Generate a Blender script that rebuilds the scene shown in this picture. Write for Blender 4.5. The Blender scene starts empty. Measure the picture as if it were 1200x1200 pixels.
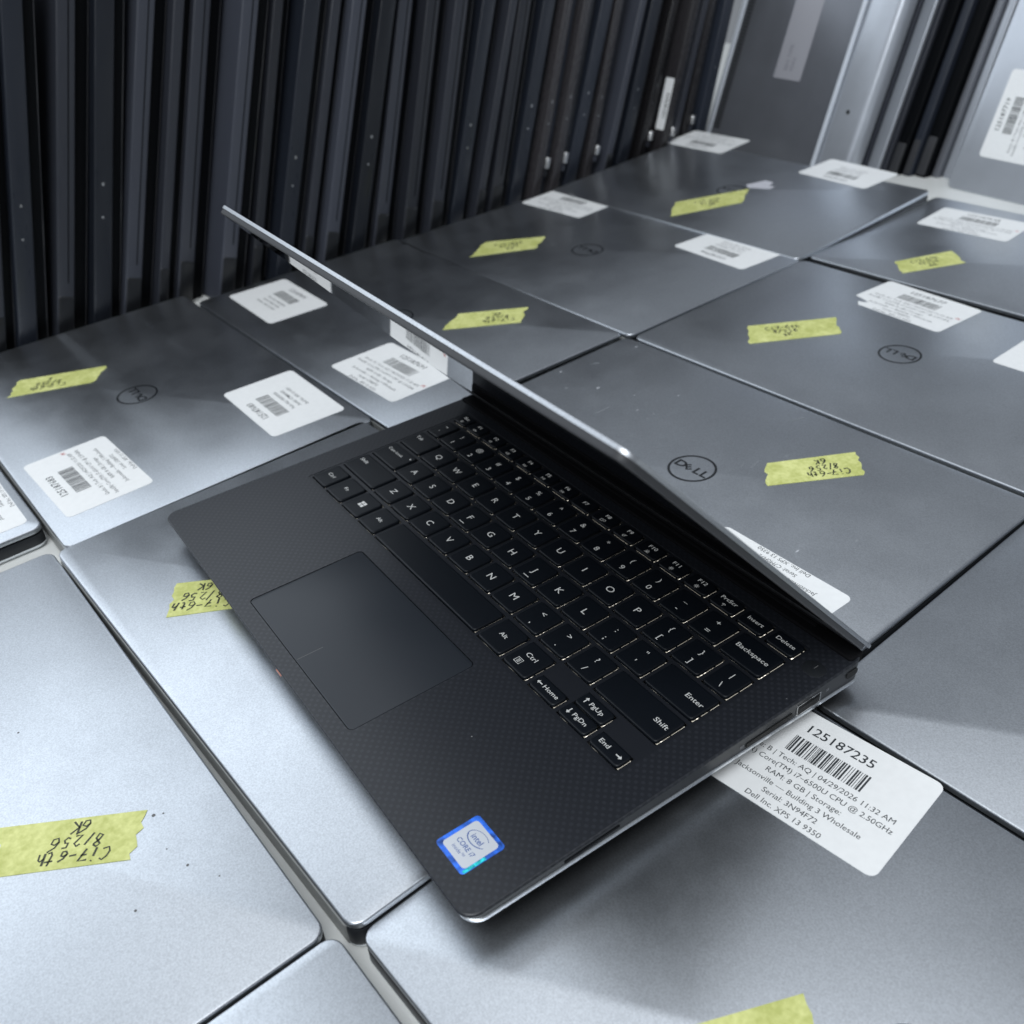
import bpy, bmesh, math, random
from mathutils import Vector, Matrix
from mathutils.geometry import tessellate_polygon

random.seed(7)
sc = bpy.context.scene
MM = 0.001

# ------------------------------------------------------------------ camera
cam_d = bpy.data.cameras.new("camera")
cam = bpy.data.objects.new("camera", cam_d)
sc.collection.objects.link(cam)
RC = ((0.57152279, 0.81800516, -0.06503276),
      (0.43815533, -0.37121535, -0.81866909),
      (-0.6938167, 0.43939359, -0.57057135))
CC = Vector((477.4929, -79.2107, 308.5717)) * MM
rx, dn, fw = (Vector(r) for r in RC)
mw = Matrix(((rx.x, -dn.x, -fw.x, CC.x), (rx.y, -dn.y, -fw.y, CC.y), (rx.z, -dn.z, -fw.z, CC.z), (0, 0, 0, 1)))
cam.matrix_world = mw
cam_d.sensor_width = 36
cam_d.lens = 36 * 1151.0 / 1200
cam_d.clip_start = 0.02
cam_d.clip_end = 60
cam_d.dof.use_dof = True
cam_d.dof.focus_distance = 0.43
cam_d.dof.aperture_fstop = 13.0
sc.camera = cam

# ------------------------------------------------------------------ world, lamps, exposure
world = bpy.data.worlds.new("World")
sc.world = world
world.use_nodes = True
bg = world.node_tree.nodes["Background"]
bg.inputs["Color"].default_value = (0.84, 0.91, 1.0, 1)
bg.inputs["Strength"].default_value = 0.235


def area(name, loc, target, sx, sy, power, col):
    d = bpy.data.lights.new(name, 'AREA')
    d.shape = 'RECTANGLE'
    d.size, d.size_y = sx, sy
    d.energy = power
    d.color = col
    o = bpy.data.objects.new(name, d)
    sc.collection.objects.link(o)
    o.location = loc
    o.rotation_euler = (Vector(target) - Vector(loc)).to_track_quat('-Z', 'Y').to_euler()
    return o


area("ceiling_lamp_far", (-2.2, -0.50, 2.05), (0, -.1, 0), 3.0, 1.9, 28.5, (0.84, 0.92, 1.0))
area("ceiling_lamp_over", (0.20, 0.25, 2.1), (0.15, 0.2, 0), 2.1, 1.9, 12.5, (0.92, 0.96, 1.0))
area("fill_lamp_near", (1.0, -0.75, 1.8), (0.1, 0.1, 0), 1.3, 1.3, 32, (0.93, 0.97, 1.0))  # added fill lamp behind the camera, brightens labels and the dark row
area("added_lamp_left", (-2.1, -1.6, 1.25), (-0.1, 0.4, 0.1), 2.0, 1.4, 5.5, (0.86, 0.93, 1.0))  # added lamp out of view, gives the leaning silver shells brightness to mirror
sc.view_settings.view_transform = 'Standard'
sc.view_settings.look = 'None'
sc.view_settings.exposure = 0.0
sc.view_settings.gamma = 1.0


# ------------------------------------------------------------------ materials
def new_mat(name):
    m = bpy.data.materials.new(name)
    m.use_nodes = True
    return m, m.node_tree, m.node_tree.nodes["Principled BSDF"]


def plain(name, col, rough=0.5, metal=0.0, spec=0.5, emit=None, es=0, noise=0.0, nscale=900, bump=0.0, coat=0.0):
    m, nt, p = new_mat(name)
    p.inputs["Base Color"].default_value = (*col, 1)
    p.inputs["Roughness"].default_value = rough
    p.inputs["Metallic"].default_value = metal
    p.inputs["Specular IOR Level"].default_value = spec
    p.inputs["Coat Weight"].default_value = coat
    if emit:
        p.inputs["Emission Color"].default_value = (*emit, 1)
        p.inputs["Emission Strength"].default_value = es
    if noise or bump:
        tc = nt.nodes.new("ShaderNodeTexCoord")
        n = nt.nodes.new("ShaderNodeTexNoise")
        n.inputs["Scale"].default_value = nscale
        n.inputs["Detail"].default_value = 3
        nt.links.new(tc.outputs["Object"], n.inputs["Vector"])
        if noise:
            mx = nt.nodes.new("ShaderNodeMix")
            mx.data_type = 'RGBA'
            mx.blend_type = 'MULTIPLY'
            mx.inputs[0].default_value = 1
            mx.inputs[6].default_value = (*col, 1)
            mr = nt.nodes.new("ShaderNodeMapRange")
            mr.inputs["From Min"].default_value = 0.3
            mr.inputs["From Max"].default_value = 0.7
            mr.inputs["To Min"].default_value = 1 - noise
            mr.inputs["To Max"].default_value = 1 + noise
            nt.links.new(n.outputs["Fac"], mr.inputs["Value"])
            nt.links.new(mr.outputs[0], mx.inputs[7])
            nt.links.new(mx.outputs[2], p.inputs["Base Color"])
        if bump:
            b = nt.nodes.new("ShaderNodeBump")
            b.inputs["Strength"].default_value = bump
            b.inputs["Distance"].default_value = 0.0002
            nt.links.new(n.outputs["Fac"], b.inputs["Height"])
            nt.links.new(b.outputs[0], p.inputs["Normal"])
    return m


def aluminium(name, col, rough, scuff=0.0, seed=0.0):
    """anodised, bead-blasted aluminium with sparkle grain, wipe marks, dust and light scuffs"""
    m, nt, p = new_mat(name)
    L = nt.links.new
    N = nt.nodes.new
    p.inputs["Metallic"].default_value = 1.0
    oi = N("ShaderNodeObjectInfo")
    tc = N("ShaderNodeTexCoord")
    add = N("ShaderNodeVectorMath"); add.operation = 'MULTIPLY_ADD'
    add.inputs[1].default_value = (1, 1, 1)
    cmb = N("ShaderNodeCombineXYZ")
    L(oi.outputs["Random"], cmb.inputs[0]); L(oi.outputs["Random"], cmb.inputs[1])
    cmb.inputs[2].default_value = seed
    L(tc.outputs["Object"], add.inputs[0]); L(cmb.outputs[0], add.inputs[2])
    grain = N("ShaderNodeTexNoise"); grain.inputs["Scale"].default_value = 1500; grain.inputs["Detail"].default_value = 2
    L(add.outputs[0], grain.inputs["Vector"])
    big = N("ShaderNodeTexNoise"); big.inputs["Scale"].default_value = 14; big.inputs["Detail"].default_value = 6
    big.inputs["Roughness"].default_value = 0.65
    L(add.outputs[0], big.inputs["Vector"])
    # colour = base * (1 +- grain)
    mr = N("ShaderNodeMapRange"); mr.inputs[1].default_value = 0.3; mr.inputs[2].default_value = 0.7
    mr.inputs[3].default_value = 0.88; mr.inputs[4].default_value = 1.12
    L(grain.outputs["Fac"], mr.inputs[0])
    mx = N("ShaderNodeMix"); mx.data_type = 'RGBA'; mx.blend_type = 'MULTIPLY'; mx.inputs[0].default_value = 1
    mx.inputs[6].default_value = (*col, 1)
    L(mr.outputs[0], mx.inputs[7])
    # roughness from wipe marks
    rr = N("ShaderNodeMapRange"); rr.inputs[1].default_value = 0.3; rr.inputs[2].default_value = 0.7
    rr.inputs[3].default_value = rough - 0.05; rr.inputs[4].default_value = rough + 0.05
    L(big.outputs["Fac"], rr.inputs[0]); L(rr.outputs[0], p.inputs["Roughness"])
    # scuffs: sparse spots and short streaks, lighter diffuse dust
    st = N("ShaderNodeMapping"); st.inputs["Scale"].default_value = (1.0, 0.34, 1.0); st.inputs["Rotation"].default_value = (0, 0, 0.9)
    L(add.outputs[0], st.inputs["Vector"])
    vo = N("ShaderNodeTexVoronoi"); vo.inputs["Scale"].default_value = 130; vo.feature = 'F1'
    L(st.outputs[0], vo.inputs["Vector"])
    sp = N("ShaderNodeMapRange"); sp.inputs[1].default_value = 0.085; sp.inputs[2].default_value = 0.03
    sp.inputs[3].default_value = 0; sp.inputs[4].default_value = 1
    L(vo.outputs["Distance"], sp.inputs[0])
    msk = N("ShaderNodeMapRange"); msk.inputs[1].default_value = 0.50; msk.inputs[2].default_value = 0.60
    L(big.outputs["Fac"], msk.inputs[0])
    mul = N("ShaderNodeMath"); mul.operation = 'MULTIPLY'
    L(sp.outputs[0], mul.inputs[0]); L(msk.outputs[0], mul.inputs[1])
    mul2 = N("ShaderNodeMath"); mul2.operation = 'MULTIPLY'; mul2.inputs[1].default_value = scuff
    L(mul.outputs[0], mul2.inputs[0])
    mx2 = N("ShaderNodeMix"); mx2.data_type = 'RGBA'
    mx2.inputs[7].default_value = (0.75, 0.77, 0.8, 1)
    L(mul2.outputs[0], mx2.inputs[0]); L(mx.outputs[2], mx2.inputs[6])
    L(mx2.outputs[2], p.inputs["Base Color"])
    mt = N("ShaderNodeMath"); mt.operation = 'SUBTRACT'; mt.inputs[0].default_value = 1.0
    L(mul2.outputs[0], mt.inputs[1]); L(mt.outputs[0], p.inputs["Metallic"])
    b = N("ShaderNodeBump"); b.inputs["Strength"].default_value = 0.10; b.inputs["Distance"].default_value = 0.00012
    L(grain.outputs["Fac"], b.inputs["Height"]); L(b.outputs[0], p.inputs["Normal"])
    return m


def varied(name, col, rough, lo, hi):
    """plastic whose shade differs from one laptop to the next"""
    m, nt, p = new_mat(name)
    oi = nt.nodes.new("ShaderNodeObjectInfo")
    mr = nt.nodes.new("ShaderNodeMapRange")
    mr.inputs[3].default_value = lo; mr.inputs[4].default_value = hi
    mx = nt.nodes.new("ShaderNodeMix"); mx.data_type = 'RGBA'; mx.blend_type = 'MULTIPLY'; mx.inputs[0].default_value = 1
    mx.inputs[6].default_value = (*col, 1)
    nt.links.new(oi.outputs["Random"], mr.inputs[0])
    nt.links.new(mr.outputs[0], mx.inputs[7])
    nt.links.new(mx.outputs[2], p.inputs["Base Color"])
    tc = nt.nodes.new("ShaderNodeTexCoord")
    n = nt.nodes.new("ShaderNodeTexNoise"); n.inputs["Scale"].default_value = 40; n.inputs["Detail"].default_value = 6
    mp = nt.nodes.new("ShaderNodeMapping"); mp.inputs["Scale"].default_value = (6, 6, 1)
    nt.links.new(tc.outputs["Object"], mp.inputs[0]); nt.links.new(mp.outputs[0], n.inputs["Vector"])
    r2 = nt.nodes.new("ShaderNodeMapRange")
    r2.inputs[3].default_value = rough - .14; r2.inputs[4].default_value = rough + .14
    nt.links.new(n.outputs["Fac"], r2.inputs[0]); nt.links.new(r2.outputs[0], p.inputs["Roughness"])
    return m


def carbon(name):
    m, nt, p = new_mat(name)
    L = nt.links.new
    N = nt.nodes.new
    tc = N("ShaderNodeTexCoord")
    sep = N("ShaderNodeSeparateXYZ")
    L(tc.outputs["Object"], sep.inputs[0])

    def cosn(sock):
        a = N("ShaderNodeMath"); a.operation = 'MULTIPLY'; a.inputs[1].default_value = math.pi / 0.0019
        c = N("ShaderNodeMath"); c.operation = 'COSINE'
        L(sock, a.inputs[0]); L(a.outputs[0], c.inputs[0])
        return c.outputs[0]
    mul = N("ShaderNodeMath"); mul.operation = 'MULTIPLY'
    L(cosn(sep.outputs[0]), mul.inputs[0]); L(cosn(sep.outputs[1]), mul.inputs[1])
    mr = N("ShaderNodeMapRange"); mr.interpolation_type = 'SMOOTHSTEP'
    mr.inputs[1].default_value = 0.15; mr.inputs[2].default_value = 0.6
    L(mul.outputs[0], mr.inputs[0])
    ns = N("ShaderNodeTexNoise"); ns.inputs["Scale"].default_value = 2500
    L(tc.outputs["Object"], ns.inputs["Vector"])
    mx = N("ShaderNodeMix"); mx.data_type = 'RGBA'
    mx.inputs[6].default_value = (0.016, 0.018, 0.023, 1)
    mx.inputs[7].default_value = (0.0255, 0.028, 0.035, 1)
    L(mr.outputs[0], mx.inputs[0]); L(mx.outputs[2], p.inputs["Base Color"])
    # dust specks
    vo = N("ShaderNodeTexVoronoi"); vo.inputs["Scale"].default_value = 60
    L(tc.outputs["Object"], vo.inputs["Vector"])
    sp = N("ShaderNodeMapRange"); sp.inputs[1].default_value = 0.022; sp.inputs[2].default_value = 0.012
    L(vo.outputs["Distance"], sp.inputs[0])
    mx2 = N("ShaderNodeMix"); mx2.data_type = 'RGBA'; mx2.inputs[7].default_value = (0.5, 0.5, 0.5, 1)
    L(sp.outputs[0], mx2.inputs[0]); L(mx.outputs[2], mx2.inputs[6]); L(mx2.outputs[2], p.inputs["Base Color"])
    rr = N("ShaderNodeMapRange"); rr.inputs[3].default_value = 0.36; rr.inputs[4].default_value = 0.335
    L(mr.outputs[0], rr.inputs[0]); L(rr.outputs[0], p.inputs["Roughness"])
    b = N("ShaderNodeBump"); b.inputs["Strength"].default_value = 0.08; b.inputs["Distance"].default_value = 0.0001
    L(ns.outputs["Fac"], b.inputs["Height"]); L(b.outputs[0], p.inputs["Normal"])
    return m


def tape_mat(name):
    m, nt, p = new_mat(name)
    L = nt.links.new
    N = nt.nodes.new
    tc = N("ShaderNodeTexCoord")
    n1 = N("ShaderNodeTexNoise"); n1.inputs["Scale"].default_value = 420; n1.inputs["Detail"].default_value = 5
    n2 = N("ShaderNodeTexNoise"); n2.inputs["Scale"].default_value = 90; n2.inputs["Detail"].default_value = 2
    L(tc.outputs["Object"], n1.inputs["Vector"]); L(tc.outputs["Object"], n2.inputs["Vector"])
    a = N("ShaderNodeMath"); a.operation = 'ADD'
    L(n1.outputs["Fac"], a.inputs[0]); L(n2.outputs["Fac"], a.inputs[1])
    r = N("ShaderNodeValToRGB")
    r.color_ramp.elements[0].position = 0.38; r.color_ramp.elements[0].color = (0.50, 0.53, 0.16, 1)
    r.color_ramp.elements[1].position = 0.66; r.color_ramp.elements[1].color = (0.74, 0.76, 0.31, 1)
    h = N("ShaderNodeMath"); h.operation = 'MULTIPLY'; h.inputs[1].default_value = 0.5
    L(a.outputs[0], h.inputs[0]); L(h.outputs[0], r.inputs[0]); L(r.outputs[0], p.inputs["Base Color"])
    p.inputs["Roughness"].default_value = 0.6
    b = N("ShaderNodeBump"); b.inputs["Strength"].default_value = 0.5; b.inputs["Distance"].default_value = 0.0003
    L(n1.outputs["Fac"], b.inputs["Height"]); L(b.outputs[0], p.inputs["Normal"])
    return m


M_LID = aluminium("anodised_aluminium", (0.60, 0.63, 0.67), 0.35, 0.0)
M_LIDS = aluminium("scuffed_aluminium", (0.60, 0.63, 0.67), 0.35, 1.0, 0.37)
M_EDGE = aluminium("aluminium_edge", (0.74, 0.77, 0.80), 0.28, 0.0)
M_LIDEDGE = aluminium("lid_edge_aluminium", (0.52, 0.54, 0.57), 0.40, 0.0)
M_CARBON = carbon("carbon_weave_deck")
M_SOFT = plain("soft_black_plastic", (0.014, 0.016, 0.019), 0.42, bump=0.06, nscale=2500)
M_SIDE = plain("black_side_rubber", (0.016, 0.018, 0.021), 0.38)
M_PAD = plain("touchpad_glass", (0.018, 0.022, 0.029), 0.42)
M_KEY = plain("keycap_black", (0.0045, 0.0065, 0.010), 0.42, spec=0.32, bump=0.05, nscale=3000)
M_TRAY = plain("key_lattice", (0.014, 0.016, 0.021), 0.38)
M_HOLE = plain("hollow_shade_black", (0.002, 0.002, 0.002), 0.6)  # flat black that paints in the shade of ports, vents and holes
M_GLOSS = plain("screen_glass", (0.003, 0.003, 0.004), 0.015, spec=0.6)
M_BEZEL = plain("bezel_black", (0.010, 0.011, 0.013), 0.30)
M_MATTE = plain("hinge_matte_black", (0.004, 0.004, 0.005), 0.8, spec=0.15)
M_BEZELSIDE = plain("bezel_rim_rubber", (0.035, 0.036, 0.040), 0.45)
M_PAPER = plain("label_paper", (0.87, 0.88, 0.88), 0.42, noise=0.02, nscale=300)
M_INK = plain("printer_ink", (0.03, 0.035, 0.04), 0.5)
M_MARKER = plain("marker_ink", (0.05, 0.055, 0.035), 0.6, noise=0.3, nscale=700)
M_RED = plain("red_pen", (0.6, 0.06, 0.06), 0.5)
M_TAPE = tape_mat("masking_tape")
M_LOGO = plain("logo_black", (0.012, 0.014, 0.017), 0.25, spec=0.6)
M_LEGEND = plain("key_legend", (0.55, 0.56, 0.56), 0.5, emit=(0.9, 0.92, 0.9), es=0.16)
M_LIGHT = plain("backlight_film", (0.5, 0.5, 0.45), 0.5, emit=(1.0, 0.93, 0.78), es=0.6)
M_LED = plain("backlight_dot", (0.8, 0.8, 0.7), 0.5, emit=(1.0, 0.95, 0.85), es=3.2)
M_PALE = plain("silver_edge_lit_tone", (0.62, 0.66, 0.72), 0.35)  # pale non-metal, paints lit brightness onto silver edge strips
M_CHROME = plain("port_metal", (0.6, 0.6, 0.6), 0.25, metal=1.0)
M_STKBLUE = plain("sticker_blue_foil", (0.025, 0.14, 0.66), 0.3, noise=0.7, nscale=260, coat=0.4)
M_STKTEAL = plain("sticker_teal_foil", (0.02, 0.55, 0.60), 0.25, noise=0.6, nscale=700, coat=0.4)
M_STKSILV = plain("sticker_silver", (0.62, 0.65, 0.70), 0.35, metal=0.2)
M_STKINK = plain("sticker_ink", (0.03, 0.09, 0.32), 0.4)
M_SHELF = plain("white_shelf_laminate", (0.72, 0.73, 0.71), 0.35, noise=0.04, nscale=20)
M_CHAR = varied("charcoal_plastic", (0.062, 0.068, 0.088), 0.36, .16, .9)
M_CHAR2 = varied("dark_blue_black_plastic", (0.032, 0.039, 0.056), 0.32, .15, .9)
M_WARM = varied("worn_black_plastic", (0.060, 0.056, 0.061), 0.28, .12, .9)
M_RIM = plain("glossy_rim", (0.05, 0.05, 0.055), 0.15, coat=0.5)
M_SPINE = plain("grey_spine", (0.20, 0.205, 0.20), 0.38, noise=0.08, nscale=150)
M_SCRATCH = plain("scratch_pale", (0.30, 0.32, 0.34), 0.5, metal=0.3)
M_FLECK = plain("dirt_fleck_dark", (0.12, 0.12, 0.12), 0.6)
M_BLACK = plain("matte_black", (0.0015, 0.002, 0.003), 0.5, spec=0.12)
M_GREYLBL = plain("grey_service_label", (0.33, 0.33, 0.36), 0.5)
M_GREYTXT = plain("grey_service_print", (0.16, 0.16, 0.18), 0.5)
M_RESIDUE = plain("paper_residue", (0.55, 0.55, 0.60), 0.6, noise=0.1, nscale=500)
M_BOTTOM = plain("bottom_plate_coating", (0.20, 0.21, 0.235), 0.30, metal=0.5, noise=0.05, nscale=30, bump=0.04)
M_STAND = plain("standing_aluminium", (0.52, 0.55, 0.60), 0.34, metal=0.55, noise=0.04, nscale=40, bump=0.03)

# ------------------------------------------------------------------ helpers
COL = sc.collection


def mesh_obj(name, verts, faces, mat, parent=None, smooth=None, mats=None, fmat=None):
    me = bpy.data.meshes.new(name)
    me.from_pydata([(v[0] * MM, v[1] * MM, v[2] * MM) for v in verts], [], faces)
    for mm_ in (mats or [mat]):
        me.materials.append(mm_)
    if fmat:
        for p_, k in zip(me.polygons, fmat):
            p_.material_index = k
    if smooth is not None:
        for p_ in me.polygons:
            p_.use_smooth = True
        me.update()
        me.set_sharp_from_angle(angle=math.radians(smooth))
    me.update()
    o = bpy.data.objects.new(name, me)
    COL.objects.link(o)
    o.parent = parent
    return o


def tag(o, label=None, cat=None, group=None, kind=None):
    if label: o["label"] = label
    if cat: o["category"] = cat
    if group: o["group"] = group
    if kind: o["kind"] = kind
    return o


def empty(name, loc=(0, 0, 0), rot=(0, 0, 0)):
    o = bpy.data.objects.new(name, None)
    COL.objects.link(o)
    o.empty_display_size = 0.02
    o.location = [a * MM for a in loc]
    o.rotation_euler = rot
    return o


def rrect(x0, x1, y0, y1, r, n=5):
    pts = []
    r = max(r, 0.01)
    for cx, cy, a0 in ((x1 - r, y0 + r, -90), (x1 - r, y1 - r, 0), (x0 + r, y1 - r, 90), (x0 + r, y0 + r, 180)):
        for i in range(n + 1):
            a = math.radians(a0 + 90 * i / n)
            pts.append((cx + r * math.cos(a), cy + r * math.sin(a)))
    return pts


def loft(rings, cap0=True, cap1=True):
    """rings: list of equal-length 3D point loops (ccw from above, going DOWN)"""
    V = [p for r in rings for p in r]
    n = len(rings[0])
    F = []
    for k in range(len(rings) - 1):
        a, b = k * n, (k + 1) * n
        for i in range(n):
            j = (i + 1) % n
            F.append((a + i, b + i, b + j, a + j))
    if cap0: F.append(tuple(range(n)))
    if cap1: F.append(tuple(reversed([(len(rings) - 1) * n + i for i in range(n)])))
    return V, F


def slab(x0, x1, y0, y1, z0, z1, r, bev=0.0, nb=3, n=5, bot=0.0):
    """rounded-rectangle slab from top z1 to bottom z0, bevelled top (and bottom) edge"""
    rings = []
    if bev > 0:
        for i in range(nb + 1):
            a = math.pi / 2 * i / nb
            ins = bev * (1 - math.sin(a)); dz = bev * (1 - math.cos(a))
            rings.append([(x, y, z1 - dz) for x, y in rrect(x0 + ins, x1 - ins, y0 + ins, y1 - ins, r - ins, n)])
    else:
        rings.append([(x, y, z1) for x, y in rrect(x0, x1, y0, y1, r, n)])
    if bot > 0:
        for i in range(nb + 1):
            a = math.pi / 2 * i / nb
            ins = bot * (1 - math.cos(a)); dz = bot * math.sin(a)
            rings.append([(x, y, z0 + bot - dz) for x, y in rrect(x0 + ins, x1 - ins, y0 + ins, y1 - ins, r - ins, n)])
    else:
        rings.append([(x, y, z0) for x, y in rrect(x0, x1, y0, y1, r, n)])
    return loft(rings)


def box(x0, x1, y0, y1, z0, z1):
    V = [(x0, y0, z0), (x1, y0, z0), (x1, y1, z0), (x0, y1, z0), (x0, y0, z1), (x1, y0, z1), (x1, y1, z1), (x0, y1, z1)]
    F = [(0, 3, 2, 1), (4, 5, 6, 7), (0, 1, 5, 4), (1, 2, 6, 5), (2, 3, 7, 6), (3, 0, 4, 7)]
    return V, F


def join(*VF):
    V, F = [], []
    for v, f in VF:
        o = len(V)
        V += list(v)
        F += [tuple(i + o for i in q) for q in f]
    return V, F


def ring_flat(cx, cy, ro, ri, z, n=40, h=0.0, sx=1.0, sy=1.0, a0=0, a1=360):
    V, F = [], []
    full = a1 - a0 == 360
    m = n if full else n + 1
    for i in range(m):
        a = math.radians(a0 + (a1 - a0) * i / n)
        c, s = math.cos(a), math.sin(a)
        V += [(cx + ro * c * sx, cy + ro * s * sy, z), (cx + ri * c * sx, cy + ri * s * sy, z)]
    for i in range(n):
        j = (i + 1) % m
        F.append((2 * i, 2 * j, 2 * j + 1, 2 * i + 1))
    return V, F


def ribbon(pts, w, z):
    """flat stroke along a polyline, w wide"""
    V, F = [], []
    n = len(pts)
    for i, p in enumerate(pts):
        a = Vector(pts[max(i - 1, 0)]); b = Vector(pts[min(i + 1, n - 1)])
        d = (b - a)
        d = d.normalized() if d.length > 1e-6 else Vector((1, 0))
        nn = Vector((-d.y, d.x)) * w / 2
        V += [(p[0] + nn.x, p[1] + nn.y, z), (p[0] - nn.x, p[1] - nn.y, z)]
    for i in range(n - 1):
        F.append((2 * i + 1, 2 * i + 3, 2 * i + 2, 2 * i))
    return V, F


_txt = {}


def text_vf(s, size, align='CENTER', res=2, bold=0.0):
    """flat text as verts/faces in mm, baseline at y=0"""
    key = (s, align, res, bold)
    if key not in _txt:
        cu = bpy.data.curves.new("t", 'FONT')
        cu.body = s
        cu.size = 1.0
        cu.align_x = align
        cu.resolution_u = res
        cu.offset = bold
        ob = bpy.data.objects.new("t", cu)
        COL.objects.link(ob)
        dg = bpy.context.evaluated_depsgraph_get()
        me = bpy.data.meshes.new_from_object(ob.evaluated_get(dg))
        V = [(v.co.x, v.co.y, 0) for v in me.vertices]
        F = [tuple(p.vertices) for p in me.polygons]
        bpy.data.objects.remove(ob)
        bpy.data.curves.remove(cu)
        bpy.data.meshes.remove(me)
        _txt[key] = (V, F)
    V, F = _txt[key]
    return [(x * size, y * size, 0) for x, y, z in V], F


def xf(VF, sx=1, sy=1, rot=0, dx=0, dy=0, z=0):
    c, s = math.cos(rot), math.sin(rot)
    return [((x * sx) * c - (y * sy) * s + dx, (x * sx) * s + (y * sy) * c + dy, z + zz) for x, y, zz in VF[0]], VF[1]


def fit_text(s, width, cap, x, y, align='CENTER', bold=0.0, res=2):
    """text whose drawn width is `width` mm and capital height `cap` mm, centred on x, baseline y"""
    VF = text_vf(s, 1.0, 'LEFT', res, bold)
    xs = [v[0] for v in VF[0]]
    w = max(xs) - min(xs)
    sx = width / w
    V = [((v[0] - min(xs)) * sx, v[1] * cap / 0.70, 0) for v in VF[0]]
    off = {'CENTER': width / 2, 'LEFT': 0, 'RIGHT': width}[align]
    return [(v[0] - off + x, v[1] + y, 0) for v in V], VF[1]


# ------------------------------------------------------------------ shelf (setting)
SH = -15.6
V, F = box(-1300, 900, -700, 1250, SH - 25, SH)
sh = mesh_obj("shelf", V, F, M_SHELF)
tag(sh, "white laminate shelf under all the laptops", kind="structure")

# ------------------------------------------------------------------ stroke handwriting
GL = {
    'c': [[(.8, .85), (.5, 1), (.15, .75), (.05, .35), (.3, 0), (.8, .1)]],
    'i': [[(.4, .65), (.4, 0)], [(.4, .95), (.45, 1.02)]],
    '7': [[(.05, .95), (.9, 1), (.35, 0)], [(.2, .5), (.8, .55)]],
    '-': [[(.1, .45), (.8, .5)]],
    '6': [[(.8, 1), (.3, .7), (.08, .3), (.3, 0), (.7, .05), (.75, .4), (.4, .5), (.12, .3)]],
    't': [[(.4, 1), (.35, .2), (.5, 0), (.75, .08)], [(.1, .65), (.8, .7)]],
    'h': [[(.15, 1), (.12, 0)], [(.12, .4), (.45, .62), (.65, .5), (.65, 0)]],
    '8': [[(.75, .8), (.4, 1), (.15, .78), (.65, .35), (.5, 0), (.15, .15), (.35, .5), (.75, .8)]],
    '/': [[(.75, 1.05), (.15, -.1)]],
    '2': [[(.1, .8), (.4, 1), (.75, .75), (.1, 0), (.85, .05)]],
    '5': [[(.8, 1), (.25, .97), (.2, .55), (.6, .55), (.75, .25), (.45, 0), (.1, .1)]],
    'K': [[(.15, 1), (.15, 0)], [(.8, .95), (.18, .45), (.8, 0)]],
    'o': [[(.45, .6), (.15, .4), (.3, 0), (.65, .1), (.6, .5), (.45, .6)]],
    ' ': [],
}


hw_seed = [5]


def handwriting(lines, h, z, w=0.75):
    out = []
    rnd = random.Random(hw_seed[0]); hw_seed[0] += 1
    for k, s in enumerate(lines):
        tot = len(s) * h * 0.78
        for i, ch in enumerate(s):
            ox = -tot / 2 + i * h * 0.78
            oy = (len(lines) / 2 - 1 - k) * h * 1.28 + 0.6
            jx, jy, js = rnd.uniform(-.35, .35), rnd.uniform(-.5, .4), rnd.uniform(.85, 1.18)
            sl = rnd.uniform(.0, .3)
            for st in GL.get(ch, []):
                out.append(ribbon([(ox + jx + (p[0] + sl * p[1]) * h * .70 * js + rnd.uniform(-.12, .12), oy + jy + p[1] * h * js + rnd.uniform(-.12, .12)) for p in st], w * rnd.uniform(.85, 1.15), z))
    return join(*out)


# ------------------------------------------------------------------ closed laptop prototype
W, D, H = 304.0, 200.0, 15.6
HW, HD = W / 2, D / 2


def zfun_ring(ins, zf, r, dz=0.0):
    return [(x, y, zf(y) + dz) for x, y in rrect(-HW + ins, HW - ins, -HD + ins, HD - ins, r, 5)]


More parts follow.
